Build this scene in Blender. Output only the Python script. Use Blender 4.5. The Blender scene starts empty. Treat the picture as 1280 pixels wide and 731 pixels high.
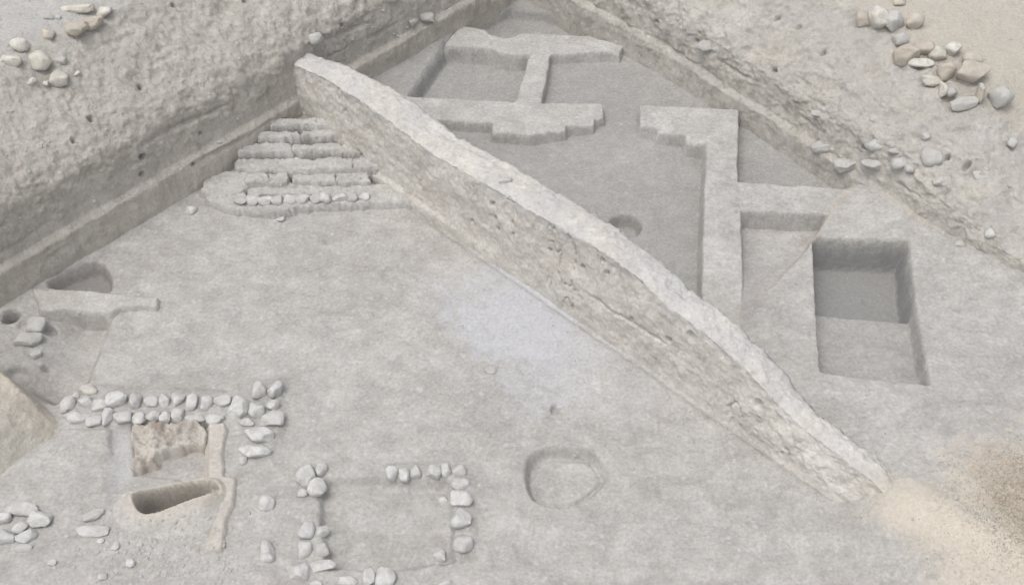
import bpy, math, random
import numpy as np
from mathutils import Vector

# ------------------------------------------------------------------ camera, sky, sun, exposure
SC = bpy.context.scene
COL = SC.collection
F_PX, PITCH, CAM_H = 1530.0, math.radians(45), 12.0
cam = bpy.data.cameras.new("camera")
cam.sensor_width = 36.0
cam.lens = 36.0 * F_PX / 1280.0
cam.clip_start, cam.clip_end = 0.1, 3000
camo = bpy.data.objects.new("camera", cam)
COL.objects.link(camo)
camo.location = (0, 0, CAM_H)
camo.rotation_euler = (math.radians(45), 0, 0)
SC.camera = camo

SUN_EL, SUN_AZ = math.radians(72), math.radians(-125)     # azimuth from +Y (far side) towards +X
world = bpy.data.worlds.new("World")
SC.world = world
world.use_nodes = True
wn = world.node_tree
bg = wn.nodes["Background"]
sky = wn.nodes.new("ShaderNodeTexSky")
sky.sky_type = 'NISHITA'
sky.sun_disc = False
sky.sun_elevation = SUN_EL
sky.sun_rotation = SUN_AZ
sky.air_density = 1.0
sky.dust_density = 4.0
sky.ozone_density = 0.6
ov = wn.nodes.new("ShaderNodeHueSaturation")                # thin overcast: a paler, greyer sky
ov.inputs['Saturation'].default_value = 0.30
wn.links.new(sky.outputs[0], ov.inputs['Color'])
wn.links.new(ov.outputs[0], bg.inputs[0])
bg.inputs[1].default_value = 0.15
sun = bpy.data.lights.new("sun", 'SUN')
sun.energy = 0.5
sun.angle = math.radians(30)
sun.color = (1.0, 0.97, 0.92)
suno = bpy.data.objects.new("sun", sun)
COL.objects.link(suno)
sd_ = Vector((math.sin(SUN_AZ) * math.cos(SUN_EL), math.cos(SUN_AZ) * math.cos(SUN_EL), math.sin(SUN_EL)))
suno.rotation_euler = (-sd_).to_track_quat('-Z', 'Y').to_euler()
suno.location = (0, 10, 30)
SC.view_settings.view_transform = 'Standard'
SC.view_settings.look = 'None'
SC.view_settings.gamma = 1
SC.view_settings.exposure = 0.38

rng = np.random.default_rng(7)
random.seed(7)

# ------------------------------------------------------------------ measuring helpers
def rays(u, v):
    a = (np.asarray(u, float) - 640) / F_PX
    b = (365.5 - np.asarray(v, float)) / F_PX
    c, s = math.cos(PITCH), math.sin(PITCH)
    return a, c + b * s, -s + b * c
def at(u, v, z=0.0):
    dx, dy, dz = rays(u, v)
    t = (CAM_H - z) / -dz
    return np.stack([t * dx, t * dy], -1)
def ppm(x, y, z):                                           # picture size of a metre at a point of the site
    return F_PX / (y * math.cos(PITCH) + (CAM_H - z) * math.sin(PITCH))
def poly(pts, z=0.0, off=(0, 0), k=1.0):
    p = np.array(pts, float) / k + np.array(off, float)
    return at(p[:, 0], p[:, 1], z)

def rounded(pl, k=2):
    for _ in range(k):
        nx = np.roll(pl, -1, axis=0)
        pl = np.stack([pl * .75 + nx * .25, pl * .25 + nx * .75], 1).reshape(-1, 2)
    return pl
def smooth(a, b, x):
    t = np.clip((x - a) / (b - a), 0, 1)
    return t * t * (3 - 2 * t)

_perm = rng.permutation(256)
_perm = np.concatenate([_perm, _perm, _perm])
_grad = rng.normal(size=(256, 3))
_grad /= np.linalg.norm(_grad, axis=1)[:, None]
def perlin(p):
    p = np.asarray(p, float)
    i = np.floor(p).astype(int)
    f = p - i
    w = f * f * f * (f * (f * 6 - 15) + 10)
    i &= 255
    out = 0
    for dx in (0, 1):
        for dy in (0, 1):
            for dz in (0, 1):
                h = _perm[_perm[_perm[i[:, 0] + dx] + i[:, 1] + dy] + i[:, 2] + dz]
                g = _grad[h]
                d = g[:, 0] * (f[:, 0] - dx) + g[:, 1] * (f[:, 1] - dy) + g[:, 2] * (f[:, 2] - dz)
                wx = w[:, 0] if dx else 1 - w[:, 0]
                wy = w[:, 1] if dy else 1 - w[:, 1]
                wz = w[:, 2] if dz else 1 - w[:, 2]
                out = out + d * wx * wy * wz
    return out
def fbm(p, sc, octv=3, gain=0.5, seed=0.0):
    p = np.asarray(p, float) * sc + seed
    o, a = 0, 1.0
    for k in range(octv):
        o = o + a * perlin(p)
        p = p * 2.03 + 11.7
        a *= gain
    return o
def p2(X, Y, z=0.0):
    return np.stack([X, Y, np.full_like(X, z)], -1)

def sdf(pl, X, Y, pad=0.7):
    """signed distance to a closed outline, negative inside"""
    out = np.full(X.shape, 9.0)
    m = (X > pl[:, 0].min() - pad) & (X < pl[:, 0].max() + pad) & (Y > pl[:, 1].min() - pad) & (Y < pl[:, 1].max() + pad)
    x, y = X[m], Y[m]
    if x.size == 0:
        return out
    d = np.full(x.shape, 1e9)
    ins = np.zeros(x.shape, bool)
    n = len(pl)
    for k in range(n):
        ax, ay = pl[k]
        bx, by = pl[(k + 1) % n]
        ex, ey = bx - ax, by - ay
        t = np.clip(((x - ax) * ex + (y - ay) * ey) / (ex * ex + ey * ey + 1e-12), 0, 1)
        d = np.minimum(d, (x - ax - t * ex) ** 2 + (y - ay - t * ey) ** 2)
        c = ((ay > y) != (by > y)) & (x < (bx - ax) * (y - ay) / (by - ay + 1e-12) + ax)
        ins ^= c
    d = np.sqrt(d)
    out[m] = np.where(ins, -d, d)
    return out
def inside(sd, w, bias=0.0):
    """1 well inside an outline, 0 outside, eroded edge of width w"""
    return 1 - smooth(-w * 0.5, w * 0.5, sd + bias)

# ------------------------------------------------------------------ mesh helpers
def mesh(name, V, F, mat, parent=None, zone=None, sm=True):
    me = bpy.data.meshes.new(name)
    V = np.asarray(V, np.float32)
    F = np.asarray(F, np.int32)
    k = F.shape[1]
    me.vertices.add(len(V))
    me.vertices.foreach_set("co", V.ravel())
    me.loops.add(F.size)
    me.loops.foreach_set("vertex_index", F.ravel())
    me.polygons.add(len(F))
    me.polygons.foreach_set("loop_start", np.arange(0, F.size, k, dtype=np.int32))
    me.polygons.foreach_set("loop_total", np.full(len(F), k, np.int32))
    me.polygons.foreach_set("use_smooth", np.full(len(F), sm, bool))
    if zone is not None:
        a = me.attributes.new("zone", 'FLOAT_COLOR', 'POINT')
        a.data.foreach_set("color", (zone if zone.shape[1] == 4 else np.concatenate([zone, np.zeros((len(V), 1))], 1)).astype(np.float32).ravel())
    me.update(calc_edges=True)
    me.materials.append(mat)
    o = bpy.data.objects.new(name, me)
    COL.objects.link(o)
    if parent is not None:
        o.parent = parent
    return o
def grid_faces(nu, nv):
    i = np.arange(nu * nv).reshape(nu, nv)
    return np.stack([i[:-1, :-1], i[1:, :-1], i[1:, 1:], i[:-1, 1:]], -1).reshape(-1, 4)
def masked(V, F, keep, zone=None):
    F = F[keep[F].any(1)]
    used = np.unique(F)
    idx = np.full(len(V), -1)
    idx[used] = np.arange(len(used))
    return V[used], idx[F], (None if zone is None else zone[used])
def tag(o, label, cat, group=None):
    o['label'] = label
    o['category'] = cat
    o['kind'] = 'thing'
    if group:
        o['group'] = group
    return o
def structure(o):
    o['kind'] = 'structure'
    return o

# ------------------------------------------------------------------ materials
def nd(nt, t, **kw):
    n = nt.nodes.new(t)
    for k, v in kw.items():
        setattr(n, k, v)
    return n
def mixc(nt, fac, a, b, mode='MIX'):
    m = nd(nt, 'ShaderNodeMix', data_type='RGBA', blend_type=mode)
    for i, s in ((0, fac), (6, a), (7, b)):
        if isinstance(s, (tuple, list)):
            m.inputs[i].default_value = (*s, 1)
        elif isinstance(s, (int, float)):
            m.inputs[i].default_value = s
        else:
            nt.links.new(s, m.inputs[i])
    return m.outputs[2]
def ramp(nt, s, a, b, lo=0.0, hi=1.0):
    r = nd(nt, 'ShaderNodeMapRange')
    r.inputs[1].default_value = a
    r.inputs[2].default_value = b
    r.inputs[3].default_value = lo
    r.inputs[4].default_value = hi
    nt.links.new(s, r.inputs[0])
    return r.outputs[0]
def noise(nt, vec, sc, det=5, rough=0.6, dist=0.0):
    n = nd(nt, 'ShaderNodeTexNoise')
    n.inputs['Scale'].default_value = sc
    n.inputs['Detail'].default_value = det
    n.inputs['Roughness'].default_value = rough
    n.inputs['Distortion'].default_value = dist
    nt.links.new(vec, n.inputs['Vector'])
    return n.outputs[0]
def mult(nt, a, b):
    m = nd(nt, 'ShaderNodeMath', operation='MULTIPLY')
    for i, s in ((0, a), (1, b)):
        if isinstance(s, (int, float)):
            m.inputs[i].default_value = s
        else:
            nt.links.new(s, m.inputs[i])
    return m.outputs[0]
def add(nt, a, b):
    m = nd(nt, 'ShaderNodeMath', operation='ADD')
    nt.links.new(a, m.inputs[0])
    nt.links.new(b, m.inputs[1])
    return m.outputs[0]

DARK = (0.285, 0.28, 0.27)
ASH, TAN, BURNT_SHADE = (0.505, 0.508, 0.532), (0.56, 0.51, 0.435), (0.23, 0.17, 0.138)
def soil(name, ca, cb, section=False, bump=0.5, zones=True, pits=0.5):
    m = bpy.data.materials.new(name)
    m.use_nodes = True
    nt = m.node_tree
    bs = nt.nodes['Principled BSDF']
    bs.inputs['Roughness'].default_value = 0.95
    bs.inputs['Specular IOR Level'].default_value = 0.1
    geo = nd(nt, 'ShaderNodeNewGeometry')
    P = geo.outputs['Position']
    n1 = noise(nt, P, 0.55, 4, 0.55, 0.6)
    n2 = noise(nt, P, 3.5, 8, 0.68, 0.4)
    n3 = noise(nt, P, 22, 6, 0.7)
    c = mixc(nt, ramp(nt, n1, 0.32, 0.68), ca, cb)
    c = mixc(nt, ramp(nt, n2, 0.30, 0.72, 0, 1), mixc(nt, 1.0, c, (0.84, 0.835, 0.825), 'MULTIPLY'), mixc(nt, 1.0, c, (1.10, 1.10, 1.095), 'MULTIPLY'))
    c = mixc(nt, ramp(nt, n3, 0.32, 0.70, 0, 1), mixc(nt, 1.0, c, (0.80, 0.785, 0.77), 'MULTIPLY'), mixc(nt, 1.0, c, (1.13, 1.13, 1.13), 'MULTIPLY'))
    # damp / trampled dark blots
    n4 = noise(nt, P, 1.7, 7, 0.72, 1.2)
    c = mixc(nt, ramp(nt, n4, 0.54, 0.74, 0, 0.38), c, (0.31, 0.29, 0.265))
    # scraped, dented surface: grey smears, shade of tiny dents painted as dark spots
    mp0 = nd(nt, 'ShaderNodeMapping')
    mp0.inputs['Scale'].default_value = (0.9, 1.5, 1)
    mp0.inputs['Rotation'].default_value = (0, 0, 0.25)
    nt.links.new(P, mp0.inputs[0])
    sm = noise(nt, mp0.outputs[0], 1.5, 8, 0.72, 1.0)
    c = mixc(nt, ramp(nt, sm, 0.36, 0.66, 0, 1), mixc(nt, 1.0, c, (0.86, 0.855, 0.845), 'MULTIPLY'), mixc(nt, 1.0, c, (1.08, 1.08, 1.075), 'MULTIPLY'))
    vd = nd(nt, 'ShaderNodeTexVoronoi')
    vd.inputs['Scale'].default_value = 7.5
    nt.links.new(P, vd.inputs['Vector'])
    dent_shade = mult(nt, ramp(nt, vd.outputs['Distance'], 0.06, 0.20, 1, 0), ramp(nt, noise(nt, P, 1.3, 3), 0.52, 0.66))
    c = mixc(nt, mult(nt, dent_shade, 0.4), c, (0.27, 0.26, 0.245))
    if section:
        mp = nd(nt, 'ShaderNodeMapping')
        mp.inputs['Scale'].default_value = (5, 5, 0.55)
        nt.links.new(P, mp.inputs[0])
        st = noise(nt, mp.outputs[0], 1.6, 5, 0.6)
        c = mixc(nt, ramp(nt, st, 0.35, 0.68, 0.0, 0.42), c, (0.64, 0.62, 0.585))
        mp2 = nd(nt, 'ShaderNodeMapping')
        mp2.inputs['Scale'].default_value = (0.25, 0.25, 5)
        nt.links.new(P, mp2.inputs[0])
        ly = noise(nt, mp2.outputs[0], 1.3, 3, 0.5)
        c = mixc(nt, ramp(nt, ly, 0.50, 0.62, 0.0, 0.45), c, (0.48, 0.455, 0.42))
    # pale grit
    vo = nd(nt, 'ShaderNodeTexVoronoi')
    vo.inputs['Scale'].default_value = 16
    nt.links.new(P, vo.inputs['Vector'])
    gr = mult(nt, ramp(nt, vo.outputs['Distance'], 0.10, 0.22, 1, 0), ramp(nt, noise(nt, P, 2.3, 3), 0.50, 0.66))
    c = mixc(nt, mult(nt, gr, 0.45), c, (0.62, 0.60, 0.56))
    # crumbs and clods trodden into the surface, some paler, some darker
    for sc_, lo_, hi_, amt, col_ in ((9.0, .16, .34, .34, (0.60, 0.595, 0.58)), (6.5, .10, .30, .30, (0.31, 0.30, 0.285))):
        vc = nd(nt, 'ShaderNodeTexVoronoi')
        vc.inputs['Scale'].default_value = sc_
        wv = nd(nt, 'ShaderNodeVectorMath', operation='MULTIPLY_ADD')
        nzt = nd(nt, 'ShaderNodeTexNoise')
        nzt.inputs['Scale'].default_value = 14
        nzt.inputs['Detail'].default_value = 4
        nt.links.new(P, nzt.inputs['Vector'])
        nt.links.new(nzt.outputs['Color'], wv.inputs[0])
        wv.inputs[1].default_value = (.10, .10, .10)
        nt.links.new(P, wv.inputs[2])
        nt.links.new(wv.outputs[0], vc.inputs['Vector'])
        sc3 = nd(nt, 'ShaderNodeSeparateColor')
        nt.links.new(vc.outputs['Color'], sc3.inputs[0])
        pick = mult(nt, ramp(nt, vc.outputs['Distance'], lo_, hi_, 1, 0), ramp(nt, sc3.outputs[0], .55, .75))
        c = mixc(nt, mult(nt, pick, amt), c, col_)
    if zones:
        at_ = nd(nt, 'ShaderNodeAttribute', attribute_name='zone')
        sp = nd(nt, 'ShaderNodeSeparateColor')
        nt.links.new(at_.outputs['Color'], sp.inputs[0])
        brk = ramp(nt, noise(nt, P, 5.5, 9, 0.75, 0.8), 0.28, 0.72, -0.05, 0.95)
        vary = ramp(nt, n3, 0.3, 0.7, 0.86, 1.1)
        for i, cc in enumerate((ASH, TAN, BURNT_SHADE, DARK)):
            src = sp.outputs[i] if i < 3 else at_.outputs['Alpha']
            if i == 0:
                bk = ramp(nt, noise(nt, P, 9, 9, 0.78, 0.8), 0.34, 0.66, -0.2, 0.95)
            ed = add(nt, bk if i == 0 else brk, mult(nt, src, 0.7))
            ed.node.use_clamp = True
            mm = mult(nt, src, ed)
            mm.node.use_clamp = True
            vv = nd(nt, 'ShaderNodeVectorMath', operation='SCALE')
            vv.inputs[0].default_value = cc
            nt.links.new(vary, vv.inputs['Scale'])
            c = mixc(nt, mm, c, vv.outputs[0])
    nt.links.new(c, bs.inputs['Base Color'])
    h = add(nt, mult(nt, n3, 0.35), mult(nt, n2, 1.0))
    if section:
        mp3 = nd(nt, 'ShaderNodeMapping')
        mp3.inputs['Scale'].default_value = (9, 9, 1.1)
        nt.links.new(P, mp3.inputs[0])
        h = add(nt, h, mult(nt, noise(nt, mp3.outputs[0], 1.8, 5, 0.65), 0.6))
    h = add(nt, h, mult(nt, gr, 0.12))
    h = add(nt, h, mult(nt, noise(nt, P, 60, 4, 0.65), 0.25))
    b = nd(nt, 'ShaderNodeBump')
    b.inputs['Strength'].default_value = bump
    b.inputs['Distance'].default_value = 0.05
    nt.links.new(h, b.inputs['Height'])
    nt.links.new(b.outputs[0], bs.inputs['Normal'])
    return m
M_floor = soil("trodden_soil", (0.435, 0.425, 0.408), (0.49, 0.48, 0.463))
M_sect = soil("section_soil", (0.51, 0.485, 0.435), (0.57, 0.545, 0.495), section=True, bump=1.0)
M_baulk = soil("baulk_soil", (0.64, 0.615, 0.57), (0.70, 0.678, 0.635), section=True, bump=0.7)
M_brick = soil("mudbrick", (0.472, 0.464, 0.448), (0.512, 0.504, 0.488), bump=0.4)

def stone_mat(name, ca, cb):
    m = bpy.data.materials.new(name)
    m.use_nodes = True
    nt = m.node_tree
    bs = nt.nodes['Principled BSDF']
    bs.inputs['Roughness'].default_value = 0.9
    bs.inputs['Specular IOR Level'].default_value = 0.15
    geo = nd(nt, 'ShaderNodeNewGeometry')
    P = geo.outputs['Position']
    oi = nd(nt, 'ShaderNodeObjectInfo')
    c = mixc(nt, oi.outputs['Random'], ca, cb)
    n1 = noise(nt, P, 9, 7, 0.7, 0.5)
    n2 = noise(nt, P, 45, 5, 0.7)
    c = mixc(nt, ramp(nt, n1, 0.36, 0.64, 0.0, 0.85), c, (0.41, 0.39, 0.36))
    c = mixc(nt, ramp(nt, n2, 0.55, 0.75, 0.0, 0.35), c, (0.36, 0.34, 0.31))
    nt.links.new(c, bs.inputs['Base Color'])
    b = nd(nt, 'ShaderNodeBump')
    b.inputs['Strength'].default_value = 0.55
    b.inputs['Distance'].default_value = 0.02
    nt.links.new(add(nt, n1, mult(nt, n2, 0.4)), b.inputs['Height'])
    nt.links.new(b.outputs[0], bs.inputs['Normal'])
    return m
M_stone = stone_mat("pale_limestone", (0.57, 0.565, 0.55), (0.64, 0.635, 0.62))
M_cream = stone_mat("cream_limestone", (0.62, 0.58, 0.49), (0.68, 0.655, 0.58))
M_brown = stone_mat("ochre_stone", (0.50, 0.43, 0.34), (0.57, 0.51, 0.42))
M_dusty = stone_mat("dusty_stone", (0.48, 0.475, 0.455), (0.54, 0.535, 0.515))

# ------------------------------------------------------------------ lay of the excavation
CN = np.array([0.18, 19.45])                                 # inner corner of the trench
DL, NL = np.array([-0.676, -0.737]), np.array([-0.737, 0.676])
DR, NR = np.array([0.70, -0.714]), np.array([0.714, 0.70])
BA, BD, BN = np.array([-1.69, 14.05]), np.array([0.7125, -0.7016]), np.array([-0.7016, -0.7125])

def rim(X, Y):                                               # height of the land round the trench
    s = (X - CN[0]) * DR[0] + (Y - CN[1]) * DR[1]
    return np.interp(s, [0, 3, 5, 7, 8.3, 9.3, 10.4, 12, 16], [2.5, 2.25, 2.05, 1.95, 1.75, 1.3, 1.0, 0.85, 0.8])
def shiftR(s):                                              # the right section's foot swings into the trench towards the near end
    return -0.2 * smooth(3.0, 5.0, s) - 0.42 * smooth(5.0, 9.0, s)
PROF = np.array([(-.04, -.4), (0, 0), (.03, .30), (.05, .55), (.14, .62), (.17, .95), (.22, 1.32), (.36, 1.55), (.85, 1.92), (1.28, 2.23), (1.55, 2.41), (1.9, 2.5), (2.6, 2.52), (9.0, 2.55)])
def prof_z(o):
    return np.interp(o, PROF[:, 0], PROF[:, 1])

# outlines (all at their own level)
Z1 = 0.34
P_RW = poly([(801, 132), (922, 137), (921, 228), (1062, 237), (1040, 267), (925, 262), (928, 420), (878, 420), (880, 300), (884, 181), (860, 178), (858, 168), (824, 166), (823, 160), (802, 157)], Z1)
P_HL = poly([(440, 118), (520, 58), (575, 34), (559, 56), (513, 122), (480, 124)], .15)
P_HF = poly([(470, 110), (511, 121), (644, 128), (675, 129), (753, 130), (754, 147), (742, 149), (741, 157), (707, 157), (706, 163), (660, 168), (617, 165), (616, 154), (537, 148), (490, 140)], 0.19)
P_HS = poly([(665, 64), (689, 64), (675, 133), (643, 133)], 0.19)
P_HB = poly([(556, 57), (575, 33), (606, 37), (613, 44), (634, 49), (654, 42), (732, 45), (779, 57), (774, 67), (762, 64), (687, 68), (640, 67), (609, 60), (569, 57)], 0.19)
ZR = 0.335
P_HI = poly([(905, 246), (1000, 250), (1070, 232), (1500, 240), (1800, 1000), (1190, 720), (1110, 640), (905, 405)], ZR)
P_RB = poly([(926, 262), (1034, 267), (1010, 305), (962, 362), (940, 400), (926, 400)], ZR)
P_PIT = poly([(1017, 297), (1134, 304), (1146, 400), (1160, 481), (1092, 473), (1027, 464), (1022, 395)], ZR)
P_PITD = poly([(1010, 290), (1140, 296), (1150, 409), (1140, 403), (1090, 399), (1022, 392), (1010, 391)], ZR - 0.32)
P_OVAL = rounded(poly([(657, 585), (666, 566), (690, 558), (707, 561), (738, 560), (752, 576), (761, 596), (745, 612), (725, 627), (700, 632), (672, 627), (660, 612)]))
P_R1 = poly([(10, 393), (86, 389), (136, 394), (131, 410), (118, 442), (102, 486), (70, 500), (0, 470)])
P_CAV = rounded(poly([(58, 357), (75, 347), (100, 335), (126, 328), (136, 342), (139, 354), (134, 366), (100, 366), (80, 362)]), 1)
P_RECT = poly([(400, 599), (470, 598), (560, 603), (567, 650), (566, 700), (470, 712), (408, 706), (402, 650)])
K6 = dict(off=(60, 460), k=3.045)
P_OV = poly([(320, 215), (615, 212), (608, 310), (602, 408), (520, 425), (420, 410), (330, 400)], **K6)
P_TUB = rounded(poly([(335, 520), (365, 485), (480, 460), (600, 440), (652, 462), (660, 505), (620, 515), (500, 542), (390, 570), (350, 560)], **K6))
P_CH = poly([(243, 220), (318, 218), (325, 400), (270, 470), (235, 470)], **K6)
P_SLAB = poly([(42, 238), (235, 236), (240, 330), (150, 345), (38, 335)], **K6)
P_BACK = poly([(585, 38), (612, 26), (640, 14), (680, 20), (745, 46), (640, 54)], 0)
P_FT = poly([(76, 482), (150, 484), (290, 492), (310, 476), (352, 476), (354, 530), (340, 578), (300, 578), (302, 532), (280, 532), (80, 533)])
P_FT2 = poly([(484, 582), (560, 578), (590, 600), (594, 690), (566, 692), (562, 602), (484, 600)])
P_GAP = poly([(596, 210), (618, 215), (612, 300), (590, 300)], **K6)
ash_c = at(np.array([605, 650, 700, 790, 640]), np.array([370, 400, 450, 475, 340]))
berm_c = at(1330, 690, 0.3)

def ground_h(X, Y, detail=True):
    N = fbm(p2(X, Y), 6, 2, seed=3.1) * 0.02 if detail else 0
    hi_w = 0.22 + 1.1 * smooth(7.0, 9.0, (X - BA[0]) * BD[0] + (Y - BA[1]) * BD[1])
    hi = inside(sdf(P_HI, X, Y, 30), hi_w)
    z = ZR * hi
    r = (X - berm_c[0]) ** 2 + (Y - berm_c[1]) ** 2
    z = z + 0.42 * np.exp(-r / 2.6)
    # tail of the baulk running out into the berm
    s = (X - BA[0]) * BD[0] + (Y - BA[1]) * BD[1]
    n = (X - BA[0]) * BN[0] + (Y - BA[1]) * BN[1]
    z = z + 0.32 * np.exp(-((n + 0.1) / 0.36) ** 2) * smooth(7.9, 8.7, s) * (1 - smooth(9.3, 11, s)) * (0.6 + 0.4 * (1 - hi))
    # room beside the eastern wall: ramps up towards the viewer
    y0, y1 = at(925, 285, 0)[1], at(925, 392, ZR)[1]
    rb = inside(sdf(P_RB, X, Y), 0.10, N)
    z = z - rb * (z - 0.02 - (ZR - 0.02) * smooth(y0, y1, Y))
    z = z - 0.32 * inside(sdf(P_PIT, X, Y), 0.06, N) - 0.26 * inside(sdf(P_PITD, X, Y), 0.06, N) * inside(sdf(P_PIT, X, Y) + 0.05, 0.05, N)
    so_ = sdf(P_OVAL, X, Y)
    z = z - 0.14 * inside(so_, 0.09, N) - 0.035 * np.exp(-((so_ + .06) / .03) ** 2)
    z = z - 0.27 * inside(sdf(P_R1, X, Y), 0.20, N) * smooth(at(30, 430)[0], at(95, 430)[0], X)
    z = z - 0.22 * inside(sdf(P_CAV, X, Y), 0.10, N)
    z = z - 0.12 * inside(sdf(P_RECT, X, Y), 0.10, N * 2)
    z = z - 0.10 * inside(sdf(P_OV, X, Y), 0.08, N)
    z = z - 0.40 * inside(sdf(P_TUB, X, Y) - 0.05, 0.05)
    z = z - 0.045 * inside(sdf(P_CH, X, Y), 0.22, N)
    z = z + 0.045 * inside(sdf(P_SLAB, X, Y), 0.05, N)
    z = z - 0.12 * inside(sdf(P_GAP, X, Y), 0.05, N)
    z = z - 0.16 * inside(sdf(P_BACK, X, Y), 0.08, N)
    # sunken rooms behind the T-shaped wall
    rm = poly([(513, 122), (558, 57), (668, 66), (646, 130)], 0.1)
    z = z - 0.15 * inside(sdf(rm, X, Y), 0.15, N)
    z = z + 0.045 * inside(sdf(P_FT, X, Y), 0.14, N * 2) + 0.04 * inside(sdf(P_FT2, X, Y), 0.12, N * 2)
    z = z + 0.15 * inside(sdf(P_HL, X, Y), 0.07, N)
    # shallow holes and a low step
    for (u, v, r_, d_) in ((694, 511, 0.09, 0.10), (781, 283, 0.26, 0.20), (13, 396, 0.13, 0.35), (53, 452, 0.05, 0.10), (60, 408, 0.10, 0.10), (20, 470, 0.20, 0.12), (28, 405, 0.07, 0.06)):
        c = at(u, v)
        q = np.hypot((X - c[0]) * (1.5 if r_ == 0.09 else 1), Y - c[1])
        z = z - d_ * (1 - smooth(r_ * 0.65, r_ * 1.05, q))
    a, b = at(136, 407), at(176, 409)
    z = z - 0.05 * smooth(0, 0.04, a[1] - Y) * (1 - smooth(0.05, 0.5, a[1] - Y)) * smooth(a[0] - .03, a[0] + .03, X) * (1 - smooth(b[0] - .1, b[0] + .05, X))
    jb = at(830, 175, .1)
    z = z + 0.13 * np.exp(-((X - jb[0]) ** 2 + (Y - jb[1]) ** 2) / 0.9) * (1 - hi)
    # soft fans of fallen earth at the foot of the sections and the baulk
    oL = -((X - CN[0]) * NL[0] + (Y - CN[1]) * NL[1])
    sR = (X - CN[0]) * DR[0] + (Y - CN[1]) * DR[1]
    oR = -((X - CN[0]) * NR[0] + (Y - CN[1]) * NR[1]) + shiftR(sR)
    z = z + 0.06 * np.exp(-np.clip(oL, 0, 9) / 0.10) + (0.07 + .05 * smooth(6, 9, sR)) * np.exp(-np.clip(oR, 0, 9) / (0.16 + .2 * smooth(6, 9, sR)))
    z = z + 0.05 * np.exp(-np.abs(n + .6) / 0.14) * (1 - smooth(6.5, 8, s)) - 0.035 * np.exp(-((n - .06) / .05) ** 2) * (1 - smooth(7.6, 8.2, s))
    return z

# ------------------------------------------------------------------ ground sheet
def axis(lo, hi, step, far):
    core = np.arange(lo, hi, step)
    g = np.cumsum(0.05 * 1.35 ** np.arange(1, 26))
    g = g[g < far]
    return np.concatenate([(lo - g)[::-1], core, hi + g])
gx, gy = axis(-7.6, 8.0, 0.019, 600), axis(6.9, 19.8, 0.019, 600)
X, Y = [a.ravel() for a in np.meshgrid(gx, gy, indexing='ij')]
Z = ground_h(X, Y)
near = (X > -8.5) & (X < 9) & (Y > 6) & (Y < 21)
pn = p2(X[near], Y[near])
nz = fbm(pn, 0.9, 3) * 0.022 + fbm(pn, 4.5, 3, 0.55, 5.5) * 0.009
lump = np.clip(fbm(pn, 9, 2, 0.6, 2.2), 0, 1) * np.clip(fbm(pn, 0.8, 2, 0.5, 9.1) + 0.15, 0, 1)
nz += lump * 0.035
nz -= np.clip(fbm(pn, 3.2, 2, 0.5, 44.) - .25, 0, 1) * 0.05 + np.clip(fbm(pn, 11, 2, .5, 61.) - .3, 0, 1) * .035
Z[near] += nz
Z[~near] = np.minimum(Z[~near], 0.5)
# zones: ash spill, tan loose earth, burnt soil with dark tints and painted shade
zone = np.zeros((len(X), 3))
wob = np.zeros(len(X))
wob[near] = fbm(pn, 1.6, 4, 0.6, 7.7) * 0.55
wob2 = np.zeros(len(X))
wob2[near] = fbm(pn, 7, 4, .65, 70.)
for c, r_, w_ in zip(ash_c, (0.75, 1.1, 1.0, 0.8, 0.7), (0.6, 0.85, 0.65, 0.3, 0.7)):
    q = np.hypot(X - c[0], Y - c[1]) / r_ + wob + wob2 * .35
    zone[:, 0] = np.maximum(zone[:, 0], w_ * (1 - smooth(0.35, 1.25, q)))
zone[:, 0] = np.maximum(zone[:, 0], 0.45 * inside(sdf(P_CH, X, Y), 0.2))
rb_ = np.hypot(X - berm_c[0], Y - berm_c[1])
zone[:, 1] = 1 - smooth(0.9, 2.1, rb_ + wob * 1.2 + wob2 * .5)
s_ = (X - BA[0]) * BD[0] + (Y - BA[1]) * BD[1]
n_ = (X - BA[0]) * BN[0] + (Y - BA[1]) * BN[1]
zone[:, 1] = np.maximum(zone[:, 1], (1 - smooth(0.15, 0.55, np.abs(n_ + 0.1) + wob * 0.3)) * smooth(7.9, 8.5, s_) * (1 - smooth(9.5, 10, s_)))
st_a, st_b = at(1066, 236, ZR), at(925, 392, ZR)                # diagonal trace of an older trench edge
e = (st_b - st_a) / np.linalg.norm(st_b - st_a)
ds = np.abs((X - st_a[0]) * e[1] - (Y - st_a[1]) * e[0])
da = (X - st_a[0]) * e[0] + (Y - st_a[1]) * e[1]
Ls = np.linalg.norm(st_b - st_a)
stripe = (1 - smooth(0.04, 0.15, ds + wob * 0.1)) * smooth(-.1, .1, da) * (1 - smooth(Ls - .1, Ls + .2, da))
zone[:, 1] = np.maximum(zone[:, 1], 0.35 * stripe)
zone[:, 2] = np.maximum(zone[:, 2], 0.14 * stripe)
Z += 0.025 * stripe
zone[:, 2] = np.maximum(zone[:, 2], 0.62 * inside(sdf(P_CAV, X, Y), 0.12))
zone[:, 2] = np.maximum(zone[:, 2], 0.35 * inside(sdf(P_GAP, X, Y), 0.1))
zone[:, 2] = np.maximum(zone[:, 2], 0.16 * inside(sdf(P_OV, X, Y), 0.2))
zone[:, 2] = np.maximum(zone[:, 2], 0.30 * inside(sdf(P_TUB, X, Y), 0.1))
zone[:, 2] = np.maximum(zone[:, 2], 0.14 * inside(sdf(P_PIT, X, Y), 0.1) * inside(sdf(P_PITD, X, Y), 0.1))  # deep floor tinted darker, part of the pit's painted shade
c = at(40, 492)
zone[:, 2] = np.maximum(zone[:, 2], 0.33 * (1 - smooth(0.1, 0.6, np.hypot(X - c[0], Y - c[1]) + wob * .4)))  # shade behind the mound crest, painted into the soil colour
c = at(1268, 640, .3)
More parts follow.
